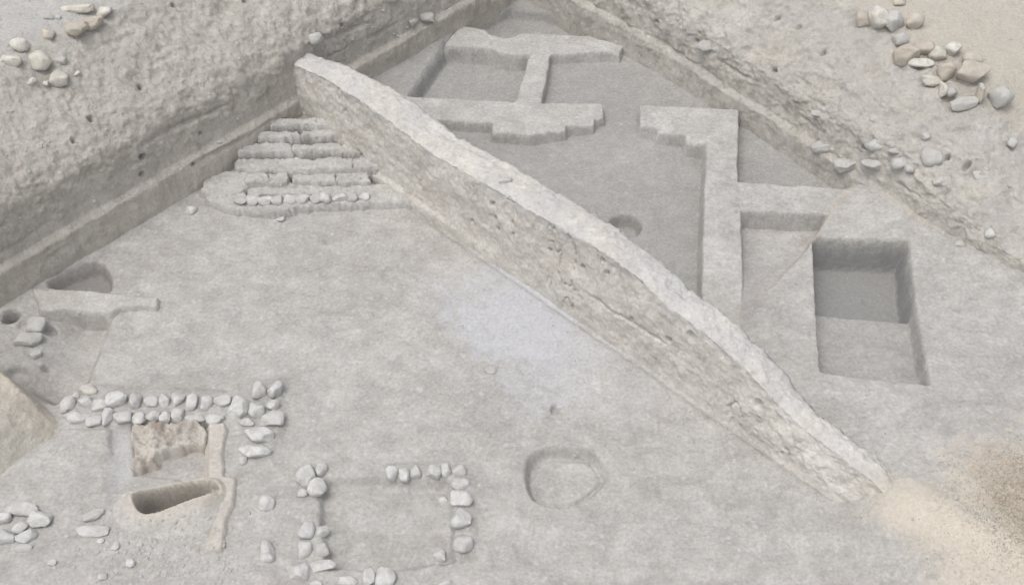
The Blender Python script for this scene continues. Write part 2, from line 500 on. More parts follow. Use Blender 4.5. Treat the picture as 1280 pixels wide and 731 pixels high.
zone[:, 2] = np.maximum(zone[:, 2], 0.45 * (1 - smooth(0.2, 0.75, np.hypot(X - c[0], (Y - c[1]) * 0.6) + wob * 0.6)))
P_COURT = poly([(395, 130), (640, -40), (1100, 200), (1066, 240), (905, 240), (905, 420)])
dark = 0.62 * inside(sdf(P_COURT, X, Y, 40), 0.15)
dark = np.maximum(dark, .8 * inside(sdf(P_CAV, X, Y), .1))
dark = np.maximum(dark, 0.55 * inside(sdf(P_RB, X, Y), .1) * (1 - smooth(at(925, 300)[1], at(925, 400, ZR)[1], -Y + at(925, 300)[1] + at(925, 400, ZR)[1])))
dark = np.maximum(dark, inside(sdf(P_PIT, X, Y), .05) * (.55 + .45 * inside(sdf(P_PITD, X, Y), .05)))  # greyer fresh soil with the pit's shade painted in, darkest where deep
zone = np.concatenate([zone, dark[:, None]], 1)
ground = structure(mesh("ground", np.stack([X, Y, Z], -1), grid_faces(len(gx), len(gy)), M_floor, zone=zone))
ground['category'] = 'ground'
ground['label'] = 'pale grey trodden earth floor of the excavation trenches'

# land outside the trench
tx = np.concatenate([np.linspace(-400, -40, 25), np.linspace(-38, 38, 153), np.linspace(40, 400, 25)])
ty = np.concatenate([np.linspace(-20, 42, 125), np.linspace(45, 600, 30)])
X, Y = [a.ravel() for a in np.meshgrid(tx, ty, indexing='ij')]
Zt = rim(X, Y) - 0.03 + fbm(p2(X, Y), 0.25, 3) * 0.05
oL = (X - CN[0]) * NL[0] + (Y - CN[1]) * NL[1]
oR = (X - CN[0]) * NR[0] + (Y - CN[1]) * NR[1]
keep = (oL > 7.6) | (oR > 7.6)
V, Fm, zt = masked(np.stack([X, Y, Zt], -1), grid_faces(len(tx), len(ty)), keep, np.tile((0, 0.35, 0), (len(X), 1)))
terrain = structure(mesh("terrain", V, Fm, M_floor, zone=zt))
terrain['category'] = 'ground'
terrain['label'] = 'dry open land lying beyond the rim of the trench'

# ------------------------------------------------------------------ section walls
def resample(pts, step, far_step=0.08):
    out = [pts[0]]
    for a, b in zip(pts[:-1], pts[1:]):
        L = np.linalg.norm(b - a)
        st = step if a[0] < 2.5 else far_step
        k = max(1, int(round(L / st)))
        for j in range(1, k + 1):
            out.append(a + (b - a) * j / k)
    return np.array(out)
def section(name, D, N, s0, s1, seed, holes, mat, label, side):
    pr = resample(PROF, 0.024)
    sg = np.concatenate([np.arange(s0, 11.5, 0.024), np.arange(11.5, s1, 0.12)])
    S, T = np.meshgrid(sg, np.arange(len(pr)), indexing='ij')
    S, T = S.ravel(), T.ravel()
    o, zz = pr[T, 0].copy(), pr[T, 1].copy()
    sh = shiftR(S) if side == 'R' else 0 * S
    xy = CN + S[:, None] * D + (o + sh * (1 - smooth(1.0, 2.0, o)))[:, None] * N
    k = rim(xy[:, 0], xy[:, 1]) / 2.5
    lowband = 1 - smooth(0.7, 1.5, zz)
    z = zz * (k + (1 - k) * 0.35 * lowband * (zz < 1.5))
    q = np.stack([xy[:, 0], xy[:, 1], z], -1)
    slope = smooth(0.55, 1.5, zz) * (1 - smooth(1.35, 1.8, o))
    flat = smooth(1.3, 1.75, o)
    d = fbm(q, 0.7, 3, 0.5, seed) * 0.13 * (0.35 + 0.65 * slope)
    d += fbm(q, 2.6, 4, 0.58, seed + 3) * (0.028 + 0.04 * slope)
    b1 = 0.5 - np.abs(fbm(q, 3.6, 3, 0.6, seed + 8))
    d += (b1 - 0.35) * 0.03 * slope * (0.4 + 0.6 * smooth(-.1, .3, fbm(q, 1.1, 2, seed=seed + 4)))
    d += np.clip(fbm(q, 9, 3, 0.6, seed + 5), 0, 1) * 0.035 * (0.25 + slope)
    d += np.clip(fbm(q, 17, 2, 0.6, seed + 6), -.2, 1) * 0.022 * (0.2 + slope)
    qs = q * np.array([1, 1, 0.22])
    d += fbm(qs, 5.5, 2, 0.5, seed + 13) * 0.035 * (1 - flat)                     # rain runnels
    d += np.clip(fbm(q * np.array([.35, .35, 3.0]), 2.2, 2, 0.5, seed + 21) - 0.22, 0, 1) * -0.22 * np.clip(fbm(q, .6, 2, .5, seed + 33) * 2 + .5, 0, 1) * (1 - flat) * smooth(.2, .7, zz)   # undercut beds
    if side == 'R':
        d += (fbm(q * np.array([1, 1, .45]), 5, 3, .55, seed + 40) * .05 + np.clip(fbm(q, 8, 2, .5, seed + 44), 0, 1) * .05) * (1 - flat) * smooth(-.02, .1, o)
    d *= 0.25 + 0.75 * smooth(-0.12, 0.25, o + zz * 0.5)
    d *= 1 - 0.8 * flat
    # outward normal of the profile
    g = np.gradient(pr, axis=0)
    g /= np.linalg.norm(g, axis=1)[:, None]
    no, nzv = -g[T, 1], g[T, 0]
    for (hs, hz, hr, hd) in holes:
        m = np.hypot((S - hs), (z - hz) * 1.2) < hr * 3
        q_ = np.hypot(S[m] - hs, (z[m] - hz) * 1.2)
        d[m] -= hd * (1 - smooth(hr * 0.5, hr * 1.3, q_))
    xy = xy + (d * no)[:, None] * N
    z = z + d * nzv
    z = np.where(o > 8.9, z - 0.3, z)
    zone = np.zeros((len(S), 3))
    zone[:, 2] = 0.0
    w = fbm(q, 1.3, 3, 0.5, seed + 2)
    if side == 'L':
        zone[:, 2] = 0.20 * smooth(.80, .95, zz) * (1 - smooth(1.25, 1.5, zz)) * smooth(2.5, 4.5, S) * (1 - smooth(8.5, 10, S)) * np.clip(0.8 + w, 0, 1)
        zone[:, 1] = 0.35 * (1 - smooth(.55, .7, zz)) + 0.25 * smooth(1.15, 1.3, zz) * (1 - smooth(1.5, 1.8, zz))
        zone[:, 0] = 0.45 * smooth(1.3, 1.8, o)
    else:
        zone[:, 1] = 0.75 * smooth(1.3, 1.75, o + w * 0.35) * (1 - 0.55 * smooth(2.4, 3.4, o)) * smooth(3, 5, S)
        zone[:, 1] = np.maximum(zone[:, 1], 0.3 * np.clip(w * 2, 0, 1) * smooth(3, 5, S))
        zone[:, 0] = 0.3 * smooth(.9, 1.2, zz) * (1 - smooth(1.3, 1.6, o)) * np.clip(.5 - w, 0, 1)
    V = np.stack([xy[:, 0], xy[:, 1], z], -1)
    Fq = grid_faces(len(sg), len(pr))
    # closing back: outer edge drops to below the floor and returns under the foot
    n0 = len(V)
    ns, nt = len(sg), len(pr)
    ob = np.stack([V[(np.arange(ns) * nt) + nt - 1][:, 0], V[(np.arange(ns) * nt) + nt - 1][:, 1], np.full(ns, -0.6)], -1)
    V = np.concatenate([V, ob])
    i = np.arange(ns - 1)
    back = np.stack([i * nt + nt - 1, (i + 1) * nt + nt - 1, n0 + i + 1, n0 + i], -1)
    base = np.stack([n0 + i, n0 + i + 1, (i + 1) * nt, i * nt], -1)
    zone = np.concatenate([zone, np.zeros((ns, 3))])
    return tag(mesh(name, V, np.concatenate([Fq, back, base]), mat, zone=zone), label, 'trench wall')
holesL = [(5.2, 2.0, .035, .14), (7.4, 1.75, .03, .12), (8.3, 1.7, .04, .12), (8.7, 1.6, .03, .1), (6.2, 2.25, .03, .1), (7.9, 1.0, .05, .15), (8.0, .75, .04, .1), (6.9, .85, .03, .1), (4.0, 1.3, .03, .1), (7.2, .5, .03, .1)]
holesR = [(4.9, 1.6, .035, .13), (5.3, 1.6, .03, .12), (5.9, 1.5, .035, .13), (5.4, 1.15, .03, .12), (8.4, 1.2, .035, .14), (8.7, 1.15, .04, .14), (3.9, 1.1, .03, .1), (3.9, .95, .04, .1), (3.0, .9, .03, .1), (7.3, .9, .04, .1)]
section("trench_section", DL, NL, -3.5, 40, 1.3, holesL, M_sect, 'sloping earth side of the trench on the left, pocked above its smooth foot band', 'L')
section("trench_section", DR, NR, -3.5, 40, 41.7, holesR, M_sect, 'rough earth side of the trench on the right, strewn with embedded rocks', 'R')

# ------------------------------------------------------------------ the baulk
BH = np.array([(-2.6, 1.10), (-2.2, 1.16), (-1.7, 1.24), (-.7, 1.26), (.0, 1.20), (.7, 1.13), (1.6, 1.20), (2.6, 1.24), (3.7, 1.34), (4.4, 1.30), (5.0, 1.14), (5.5, 1.08), (6.1, .97), (6.4, .86), (6.75, .68), (7.2, .58), (7.7, .53), (8.05, .50), (8.3, .40), (8.6, .33), (9.0, .24), (9.6, .10), (10.2, -.1)])
BR = np.array([(-2.6, .46), (-1.6, .50), (-.6, .60), (.3, .60), (1.9, .62), (2.8, .60), (3.6, .56), (4.3, .47), (5.5, .50), (6.2, .46), (6.8, .40), (7.5, .34), (8.2, .3), (10.2, .3)])
def baulk():
    sg = np.arange(-2.6, 10.0, 0.02)
    rows = []
    h = np.interp(sg, BH[:, 0], BH[:, 1])
    r = np.interp(sg, BR[:, 0], BR[:, 1])
    pts = 16
    # cross-section as fractions: left face up, top, right face down
    tl = np.linspace(0, 1, 62)
    tt = np.linspace(0, 1, 30)[1:]
    tr = np.linspace(1, 0, 40)[1:]
    n_l = 0.03 - 0.13 * tl + 0.07 * (1 - smooth(.20, .27, tl))
    ledge = np.clip(1 - smooth(-2.5, 3.2, sg), 0, 1)
    N_, Z_, K_ = [], [], []
    for j, t in enumerate(tl):
        nn = 0.03 - 0.13 * t + 0.09 * (1 - smooth(.20, .27, t)) * ledge
        N_.append(nn + 0.12 * (1 - t) ** 1.5 * smooth(6.2, 7.6, sg)); Z_.append(-0.15 + (h + 0.15) * t); K_.append(np.full_like(sg, 0))
    for t in tt:
        N_.append(-0.10 - r * 0.86 * t); Z_.append(h + 0.04 * np.sin(t * math.pi) + 0.0 * t); K_.append(np.full_like(sg, t * 0 + 1))
    for t in tr:
        N_.append(-0.10 - r * 0.86 - 0.10 * (1 - t) - 0.05); Z_.append(-0.15 + (h + 0.15) * t); K_.append(np.full_like(sg, 2))
    Nn, Zz, Kk = [np.stack(a, 1) for a in (N_, Z_, K_)]
    ns, nt = Nn.shape
    S = np.repeat(sg[:, None], nt, 1)
    V = np.stack([BA[0] + S * BD[0] + Nn * BN[0], BA[1] + S * BD[1] + Nn * BN[1], Zz], -1)
    # normals
    gs, gt = np.gradient(V, axis=0), np.gradient(V, axis=1)
    nv = np.cross(gt, gs)
    nv /= np.linalg.norm(nv, axis=2)[..., None] + 1e-9
    mid = V.mean(1, keepdims=True)
    if ((V - mid) * nv).sum(2).mean() < 0:
        nv = -nv
    q = V.reshape(-1, 3)
    top = (Kk == 1).ravel()
    fade = 1 - smooth(7.8, 8.8, S).ravel()
    rough = smooth(5.6, 7.0, S).ravel()
    d = fbm(q, 1.6, 3, 0.5, 3.3) * 0.055
    d += fbm(q, 6, 4, 0.6, 7.9) * (0.016 + 0.010 * rough)
    d += fbm(q * np.array([1, 1, .22]), 8, 3, 0.55, 4.4) * 0.026
    edge = smooth(.6, .95, (Zz / np.maximum(h[:, None], .05)).ravel())
    d += (0.5 - np.abs(fbm(q, 4.2, 3, 0.6, 17.))) * 0.035 * edge - 0.02 * edge
    d += np.clip(fbm(q, 18, 2, 0.6, 27.), -.2, 1) * 0.014
    # a few crumbled pockets and cracks in the face
    c1 = fbm(q * np.array([1, 1, .45]), 3.0, 2, 0.5, 31.)
    crack = np.exp(-(c1 / 0.016) ** 2) * smooth(.05, .25, fbm(q, .9, 2, .5, 12.))
    d -= crack * 0.05 * (~top)
    z_ = q[:, 2]
    s1 = S.ravel()
    for (hs, hz, hr, hd) in [(1.9, .95, .03, .1), (2.0, .75, .035, .1), (2.05, .6, .03, .1), (2.3, .85, .03, .09), (2.35, .7, .025, .09), (1.55, .45, .025, .08), (3.0, .8, .025, .09), (3.9, 1.2, .035, .12), (4.0, 1.05, .03, .1), (3.6, .9, .03, .09), (4.5, .6, .03, .08), (5.4, .9, .07, .09), (5.1, .65, .04, .08), (6.5, .55, .06, .08)]:
        q_ = np.hypot(s1 - hs, (z_ - hz) * 0.9)
        d -= hd * (1 - smooth(hr * .5, hr * 1.3, q_)) * (Kk.ravel() == 0)
    # long horizontal crack
    m = (Kk.ravel() == 0)
    zc = 0.62 + 0.10 * np.sin(s1 * 1.3) - .08 * (s1 - 4)
    d -= 0.05 * np.exp(-((z_ - zc) / .018) ** 2) * m * smooth(3.6, 3.9, s1) * (1 - smooth(4.9, 5.2, s1))
    row = np.floor(z_ / .15)
    fz = np.abs((z_ / .15) % 1 - .5) * .15
    fs = np.abs(((s1 / .42 + .5 * row) % 1) - .5) * .42
    joint = np.maximum(np.exp(-((.075 - fz) / .010) ** 2), np.exp(-((.21 - fs) / .012) ** 2))
    d -= joint * .006 * m * smooth(-.1, .3, fbm(q, 1.2, 3, .6, 91.)) * (1 - rough)
    d *= smooth(-.1, .15, z_) * (0.15 + 0.85 * fade)
    d += fbm(q, 3.0, 3, .5, 51.) * .045 * rough
    V2 = q + d[:, None] * nv.reshape(-1, 3)
    zone = np.zeros((len(q), 3))
    w = fbm(q, 1.4, 3, .5, 2.)
    zone[:, 1] = np.clip(0.10 + w * .6, 0, .4) * (~top) + .8 * smooth(7.9, 8.5, s1)
    zone[:, 2] = np.clip(w - .15, 0, .4) * .25 * (~top)
    zone[:, 0] = np.clip(.30 + w, 0, .5) * np.maximum(top, edge > .9) * (1 - smooth(7.6, 8.2, s1))
    return tag(mesh("earth_baulk", V2, grid_faces(ns, nt), M_baulk, zone=np.clip(zone, 0, 1)), 'long narrow earth baulk with a crumbling pale top, left standing diagonally between the two trenches', 'earth baulk')
baulk()

# ------------------------------------------------------------------ height patches: mudbrick walls, platform, installations
def patch(name, sdfun, hfun, mat, bbox, res=0.014, w=0.05, parent=None, zonefun=None, margin=0.09, wob=0.025, base=None, rough=1.0):
    x0, y0, x1, y1 = bbox
    gx, gy = np.arange(x0, x1, res), np.arange(y0, y1, res)
    X, Y = [a.ravel() for a in np.meshgrid(gx, gy, indexing='ij')]
    sd = sdfun(X, Y)
    keep = sd < margin + 0.03
    F = grid_faces(len(gx), len(gy))
    V, F, _ = masked(np.stack([X, Y, sd], -1), F, keep)
    X, Y, sd = V[:, 0], V[:, 1], V[:, 2]
    p = p2(X, Y)
    sdn = sd + fbm(p, 2.5, 3, 0.55, 1.7) * wob + fbm(p, 9, 3, 0.6, 6.7) * 0.016 * rough
    k = inside(sdn, w, -w * .5)
    lo = -0.2 if base is None else base(X, Y)
    hi = hfun(X, Y) + fbm(p, 2.2, 4, 0.55, 8.8) * 0.016 * rough + fbm(p, 13, 3, 0.6, 4.8) * 0.009 * rough
    z = lo + (hi - lo) * k
    z = np.where(sd > margin, lo - 0.1, z)
    zone = np.zeros((len(X), 3)) if zonefun is None else np.clip(zonefun(X, Y, sd), 0, 1)
    return mesh(name, np.stack([X, Y, z], -1), F, mat, parent, zone)
def bb(*pls, pad=0.2):
    a = np.concatenate(pls)
    return (a[:, 0].min() - pad, a[:, 1].min() - pad, a[:, 0].max() + pad, a[:, 1].max() + pad)
def brick_zone(X, Y, sd):
    z = np.zeros((len(X), 3))
    # faint mudbrick jointing picked out in slightly darker mortar
    bx, by = (X * 2.6 + 0.5 * np.floor(Y * 4.5)) % 1, (Y * 4.5) % 1
    j = np.maximum(1 - smooth(.02, .07, np.minimum(bx, 1 - bx)), 1 - smooth(.03, .10, np.minimum(by, 1 - by)))
    z[:, 2] = 0.10 * j * np.clip(fbm(p2(X, Y), 1.5, 2, .5, 3.) + .4, 0, 1)
    return z
tag(patch("mudbrick_wall", lambda X, Y: sdf(P_RW, X, Y), lambda X, Y: Z1 + 0 * X, M_brick, bb(P_RW), w=0.075, zonefun=brick_zone, base=lambda X, Y: ground_h(X, Y, False) - .06),
    'T-shaped low mudbrick wall with a stepped doorway jamb, running beside the square pit', 'mudbrick wall')
tag(patch("mudbrick_wall", lambda X, Y: np.minimum(np.minimum(sdf(P_HF, X, Y), sdf(P_HS, X, Y)), sdf(P_HB, X, Y)), lambda X, Y: 0.19 + 0 * X, M_brick, bb(P_HF, P_HB), w=0.05, zonefun=brick_zone, base=lambda X, Y: ground_h(X, Y, False) - .06),
    'low mudbrick walls with a buttressed front, framing two small rooms in the far corner', 'mudbrick wall')

# stepped platform between the left section and the baulk
plat = bpy.data.objects.new("stepped_platform", None)
COL.objects.link(plat)
pc = at(370, 240)
plat.location = (pc[0], pc[1], 0)
plat.matrix_world.translation = (pc[0], pc[1], 0)
tag(plat, 'stepped mudbrick platform of parallel low rows, wedged between the left trench side and the baulk', 'stepped platform')
def rise(v):
    return float(np.interp(v, [138, 158, 200, 232, 255], [.50, .40, .24, .13, .08]))
steps = [([(254, 232), (258, 248), (282, 259), (318, 263), (350, 265), (372, 258), (440, 254), (520, 250), (520, 241), (400, 243), (310, 244), (296, 234)], .13, 0),
         ([(250, 238), (262, 218), (316, 212), (312, 222), (310, 232), (300, 240), (270, 246)], .15, 0),
         ([(309, 231), (400, 230), (530, 229), (530, 241), (400, 243), (309, 244)], .10, 0)]
for (v0, v1, xa, xb, dz) in ((218, 228, 309, 357, .04), (216, 227, 368, 461, .04), (199, 211, 296, 500, .03), (180, 189, 300, 480, .035), (164, 172, 322, 470, .04), (148, 156, 340, 440, .05)):
    m_ = rise((v0 + v1) / 2)
    cuts = sorted([xa] + [xa + (xb - xa) * f for f in ((.36, .71) if xb - xa > 110 else (.55,))] + [xb])
    for x0_, x1_ in zip(cuts[:-1], cuts[1:]):
        j0, j1, jz = random.uniform(-1.2, 1.2), random.uniform(-1.5, 1.0), random.uniform(-.035, .02)
        steps.append(([(x0_ + 1, v0 + j0), (x1_ - 1, v0 + j0 - .6), (x1_ + 1.5, v1 + j1 - .5), (x0_ - 1, v1 + j1)], m_ + dz + jz, 0))
for (v0, v1) in ((212, 232), (190, 214), (172, 192), (156, 174), (130, 158)):
    m_ = rise((v0 + v1) / 2 + 4) - .17
    steps.append(([(250 + (232 - v0) * 1.0, v0), (540, v0 - 2), (540, v1 - 2), (250 + (232 - v1) * 1.0, v1)], m_, 1))
Z_STEP = .13
P_STEP = poly(steps[0][0], .13)
for k, (pts, hz, fill) in enumerate(steps):
    pts = [(min(x, 500 + (v + hz * 47 - 245) / .72 + 38), v) for x, v in pts]
    pl = poly(pts, hz)
    o = patch("platform_base" if k == 0 or fill else "step", (lambda pl: lambda X, Y: sdf(pl, X, Y))(pl), (lambda hz: lambda X, Y: hz + 0 * X)(hz), M_floor if fill else M_brick, bb(pl), res=0.017, w=0.25 if fill else 0.055, wob=0.08, rough=2.2, base=lambda X, Y: -0.1 + 0 * X)
    o.parent = plat
    o.matrix_parent_inverse = plat.matrix_world.inverted()
    del o
# clay basin
P_TO = rounded(poly([(262, 520), (300, 478), (420, 462), (560, 428), (650, 415), (690, 440), (694, 500), (660, 560), (620, 620), (480, 640), (360, 645), (285, 620), (258, 570)], **K6))
def tub_h(X, Y):
    so = sdf(P_TO, X, Y)
    h = 0.045 + 0.16 * smooth(0.0, 0.22, -so)
    south = smooth(at(0, 652)[1], at(0, 628)[1], Y)
    h = h * (0.35 + 0.65 * south)
    si = sdf(P_TUB, X, Y)
    return h - (0.38 + 0.1) * inside(si, 0.05) + 0.03 * np.exp(-(np.clip(si, 0, 1) / .08) ** 2) * (si > 0)
def tub_z(X, Y, sd):
    z = np.zeros((len(X), 3))
    si = sdf(P_TUB, X, Y)
    z[:, 1] = 0.55 * (1 - smooth(.0, .25, si)) * (si > 0) + .2
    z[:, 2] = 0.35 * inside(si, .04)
    return z
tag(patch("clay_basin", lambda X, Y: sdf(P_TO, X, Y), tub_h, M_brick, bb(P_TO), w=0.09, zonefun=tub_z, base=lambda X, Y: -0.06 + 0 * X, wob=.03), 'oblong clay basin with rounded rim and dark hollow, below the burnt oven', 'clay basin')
# burnt oven base
P_OVN = poly([(328, 218), (420, 224), (540, 214), (588, 222), (602, 258), (592, 288), (540, 296), (480, 318), (425, 332), (402, 366), (350, 380), (322, 368), (330, 330), (322, 270)], **K6)
def oven_z(X, Y, sd):
    p = p2(X, Y)
    z = np.zeros((len(X), 3))
    z[:, 1] = .55 + fbm(p, 3, 2, .5, 2.) * .4
    z[:, 2] = np.clip(fbm(p, 4, 3, .6, 5.5) * 1.2 + .24, 0, .7)
    return z
tag(patch("clay_oven", lambda X, Y: sdf(P_OVN, X, Y), lambda X, Y: .06 + fbm(p2(X, Y), 4.5, 4, .62, 1.2) * .14, M_brick, bb(P_OVN), w=0.07, zonefun=oven_z, base=lambda X, Y: -0.18 + 0 * X, wob=.10), 'crumbling reddish burnt clay oven base lying below the stone wall footing', 'oven remains')
# narrow mud partition
P_PT = poly([(622, 225), (668, 222), (664, 330), (662, 425), (705, 432), (690, 520), (672, 600), (650, 695), (612, 695), (632, 600), (668, 520), (658, 440), (620, 420)], **K6)
tag(patch("mud_partition", lambda X, Y: sdf(P_PT, X, Y), lambda X, Y: .065 + 0 * X, M_brick, bb(P_PT), w=0.09, zonefun=lambda X, Y, sd: np.tile((0, .55, .06), (len(X), 1)), base=lambda X, Y: -0.06 + 0 * X, wob=.04), 'thin tan mud partition ridge passing right of the oven and the basin', 'mud partition')

# low wall arm between the burnt hollow and the sunken recess
P_AR = poly([(44, 364), (100, 367), (150, 372), (196, 376), (194, 384), (150, 386), (137, 393), (86, 388), (50, 391)], .04)
tag(patch("mud_wall", lambda X, Y: sdf(P_AR, X, Y), lambda X, Y: .09 + 0 * X, M_brick, bb(P_AR), w=0.08, zonefun=lambda X, Y, sd: np.tile((0, .2, 0), (len(X), 1)), base=lambda X, Y: ground_h(X, Y, False) - .08, wob=.05),
    'worn low mud wall stub between the dark hollow and the sunken recess', 'mud wall')

# earth mound at the near left
T0, T1 = at(72, 540), at(0, 457, .7)
rd = (T1 - T0) / np.linalg.norm(T1 - T0)
rn = np.array([-rd[1], rd[0]])
if rn[1] > 0:
    rn = -rn
def mound_h(X, Y):
    a = (X - T0[0]) * rd[0] + (Y - T0[1]) * rd[1]
    b = (X - T0[0]) * rn[0] + (Y - T0[1]) * rn[1] + fbm(p2(X, Y), 1.5, 3, .5, 6.) * .05
    L = np.linalg.norm(T1 - T0)
    crest = .80 * (1 - np.exp(-np.clip(a, 0, 9) * 1.5))
    e1 = .80 * (a + .52 * b)
    e2 = .66 - .28 * b + .06 * a
    m = np.minimum(e1, e2) - .25 * np.clip(.16 - np.abs(e1 - e2), 0, 1)
    h = np.where(b > 0, np.clip(np.minimum(m, crest + .02), 0, 1.2), np.clip(crest * (1 + b / (.14 + .12 * crest)), 0, 1.2))
    return h - .05
x0, y0 = T0[0] - 3.2, T0[1] - 3.2
gx, gy = np.arange(x0, T0[0] + .9, .02), np.arange(y0, T0[1] + 3.0, .02)
X, Y = [a.ravel() for a in np.meshgrid(gx, gy, indexing='ij')]
h = mound_h(X, Y)
p = p2(X, Y)
h2 = h + (fbm(p, 4, 4, .58, 3.) * .08 + fbm(p, 1.2, 2, .5, 8.) * .08) * smooth(-.05, .15, h)
zm = np.zeros((len(X), 3))
b = (X - T0[0]) * rn[0] + (Y - T0[1]) * rn[1]
zm[:, 1] = np.clip(.45 + .75 * (1 - smooth(.05, .35, b + fbm(p, 3, 2, .5, 4.) * .12)), 0, 1)
V, F, zm = masked(np.stack([X, Y, h2], -1), grid_faces(len(gx), len(gy)), h > -.045, zm)
tag(mesh("earth_mound", V, F, M_sect, zone=zm), 'sloping earth mound with a pale tan crest at the near left, beside the sunken recess', 'earth mound')

# ------------------------------------------------------------------ stones
def solid(X, Y):
    z = ground_h(X, Y, False)
    oL = (X - CN[0]) * NL[0] + (Y - CN[1]) * NL[1]
    oR = (X - CN[0]) * NR[0] + (Y - CN[1]) * NR[1]
    k = rim(X, Y) / 2.5
    sR = (X - CN[0]) * DR[0] + (Y - CN[1]) * DR[1]
    oR = oR - shiftR(sR) * (1 - smooth(.6, 2.0, oR))
    z = np.maximum(z, np.where(sdf(P_STEP, X, Y) < 0, Z_STEP, -1))
    for o in (oL, oR):
        zz = prof_z(o)
        z = np.maximum(z, np.where(o > 0, zz * (k + (1 - k) * .35 * (1 - smooth(.7, 1.5, zz)) * (zz < 1.5)), -1))
    s = (X - BA[0]) * BD[0] + (Y - BA[1]) * BD[1]
    n = (X - BA[0]) * BN[0] + (Y - BA[1]) * BN[1]
    hb = np.interp(s, BH[:, 0], BH[:, 1])
    z = np.where((n < -.03) & (n > -.6) & (s > -2.6) & (s < 9), np.maximum(z, hb), z)
    z = np.where((X < T0[0] + .9) & (Y < T0[1] + 2), np.maximum(z, mound_h(X, Y)), z)
    return z
def hit(u, v):
    dx, dy, dz = rays(u, v)
    t = np.arange(11, 34, .01)
    X, Y, Z = t * dx, t * dy, CAM_H + t * dz
    below = Z < solid(X, Y)
    i = int(np.argmax(below)) if below.any() else len(t) - 1
    return np.array([X[i], Y[i], Z[i]])

def ico(sub):
    import bmesh
    bm = bmesh.new()
    bmesh.ops.create_icosphere(bm, subdivisions=sub, radius=1)
    bm.verts.ensure_lookup_table()
    V = np.array([v.co[:] for v in bm.verts])
    F = np.array([[v.index for v in f.verts] for f in bm.faces])
    bm.free()
    return V, F
ICO4, ICO3, ICO1 = ico(4), ico(3), ico(1)
def rock_verts(dims, seed, rough=1.0, blocky=0.5, big=False):
    r = np.random.default_rng(seed)
    V, F = ICO4 if big else ICO3
    V = V.copy()
    # squarish body then chipped flat faces
    e = 0.86 - 0.42 * blocky
    V = np.sign(V) * np.abs(V) ** e
    for k in range(int(13 + 6 * blocky)):
        n = r.normal(size=3)
        n /= np.linalg.norm(n)
        d = r.uniform(.66, 1.02)
        t = V @ n - d
        V -= np.clip(t, 0, 9)[:, None] * n * .98
    V /= np.abs(V).max(0)
    so = r.uniform(0, 50)
    d = fbm(V, 1.1, 2, .5, so) * .16 * rough + fbm(V, 4, 3, .6, so + 3) * .07 * rough + fbm(V, 11, 2, .5, so + 9) * .03 * rough
    V = V * (1 + d)[:, None]
    V /= np.abs(V).max(0)
    return V * np.array(dims) / 2, F
NST = [0]
def stone(u, v, w, h, label, group, mat=None, blocky=.5, rough=1.0, tilt=0.0, sink=.34, flat=.60, yaw=None, name="stone", cat="stone"):
    NST[0] += 1
    sd = 1000 + NST[0]
    r = np.random.default_rng(sd)
    c = hit(u, v + h * .12)
    k = ppm(c[0], c[1], c[2])
    W = w / k * 1.16
    Dp = h / (k * .707 * (1 + flat * .75)) * 1.20
    Hh = flat * Dp
    if W / max(Dp, .01) > 2.2:
        Hh = max(Hh, .07)
    V, F = rock_verts((W, Dp, Hh * 1.25), sd, rough, blocky, big=max(w, h) > 26)
    o = mesh(name, V, F, mat or M_stone)
    o.location = (c[0], c[1], c[2] + Hh * (.5 - sink) * .8)
    o.rotation_euler = (r.uniform(-.12, .12), r.uniform(-.12, .12) , math.radians(tilt) + (r.uniform(-.06, .06) if yaw is None else yaw))
    return tag(o, label, cat, group)
def conv(rows, off, k):
    return [(a / k + off[0], b / k + off[1], w / k, h / k) for a, b, w, h in rows]
ORD = ['first', 'second', 'third', 'fourth', 'fifth', 'sixth', 'seventh', 'eighth', 'ninth', 'tenth', 'eleventh', 'twelfth', 'thirteenth', 'fourteenth', 'fifteenth', 'sixteenth', 'seventeenth', 'eighteenth', 'nineteenth', 'twentieth']
def look(w, h):
    sz = 'small' if max(w, h) < 14 else ('large' if max(w, h) > 24 else 'medium')
    sh = 'long flat' if w > 1.7 * h else ('upright' if h > 1.3 * w else 'rounded')
    return sz, sh

# footing of a stone wall: back course, front course, turning column
back_c = [(73, 138, 54, 60), (103, 106, 30, 28), (150, 78, 70, 45), (147, 124, 56, 46), (198, 140, 60, 52), (268, 115, 80, 74), (331, 128, 44, 66), (390, 125, 54, 47), (443, 122, 42, 50), (495, 118, 50, 56), (546, 130, 46, 68), (603, 135, 44, 60), (662, 122, 70, 52), (727, 150, 90, 88)]
front_c = [(107, 185, 94, 50), (178, 198, 56, 46), (226, 185, 40, 66), (284, 184, 76, 50), (350, 185, 52, 52), (401, 180, 50, 42), (447, 186, 42, 47), (497, 180, 47, 56), (560, 190, 78, 32), (641, 190, 68, 48)]
turn_c = [(803, 85, 54, 72), (863, 82, 52, 70), (797, 155, 56, 64), (857, 140, 44, 42), (853, 190, 84, 64), (757, 205, 56, 32), (805, 255, 100, 68), (790, 312, 110, 62), (743, 347, 27, 32)]
G = 'stones of the wall footing above the oven'
back_l = ['greyish angular stone at the left end of the wall footing, in its back course', 'tiny stone wedged among the leftmost stones of the wall footing', 'flat buff stone lying highest at the left end of the wall footing',
          'squat rounded stone just below the flat buff stone at the left end of the footing', 'rough stone right beside the broad flat grey block in the back course, on its left', 'broad flat grey block, biggest squared stone in the back course of the footing',
          'slim upright stone touching the right side of the broad flat grey block', 'rounded stone two places right of the broad flat grey block in the back course', 'small squarish stone three places right of the broad grey block in the back course', 'dull square stone at the middle of the back course, above the burnt oven',
          'tall narrow stone above the right half of the burnt oven, back course', 'upright stone third from the right end of the back course', 'wide stone just left of the big round white boulder', 'big round white boulder at the corner of the wall footing']
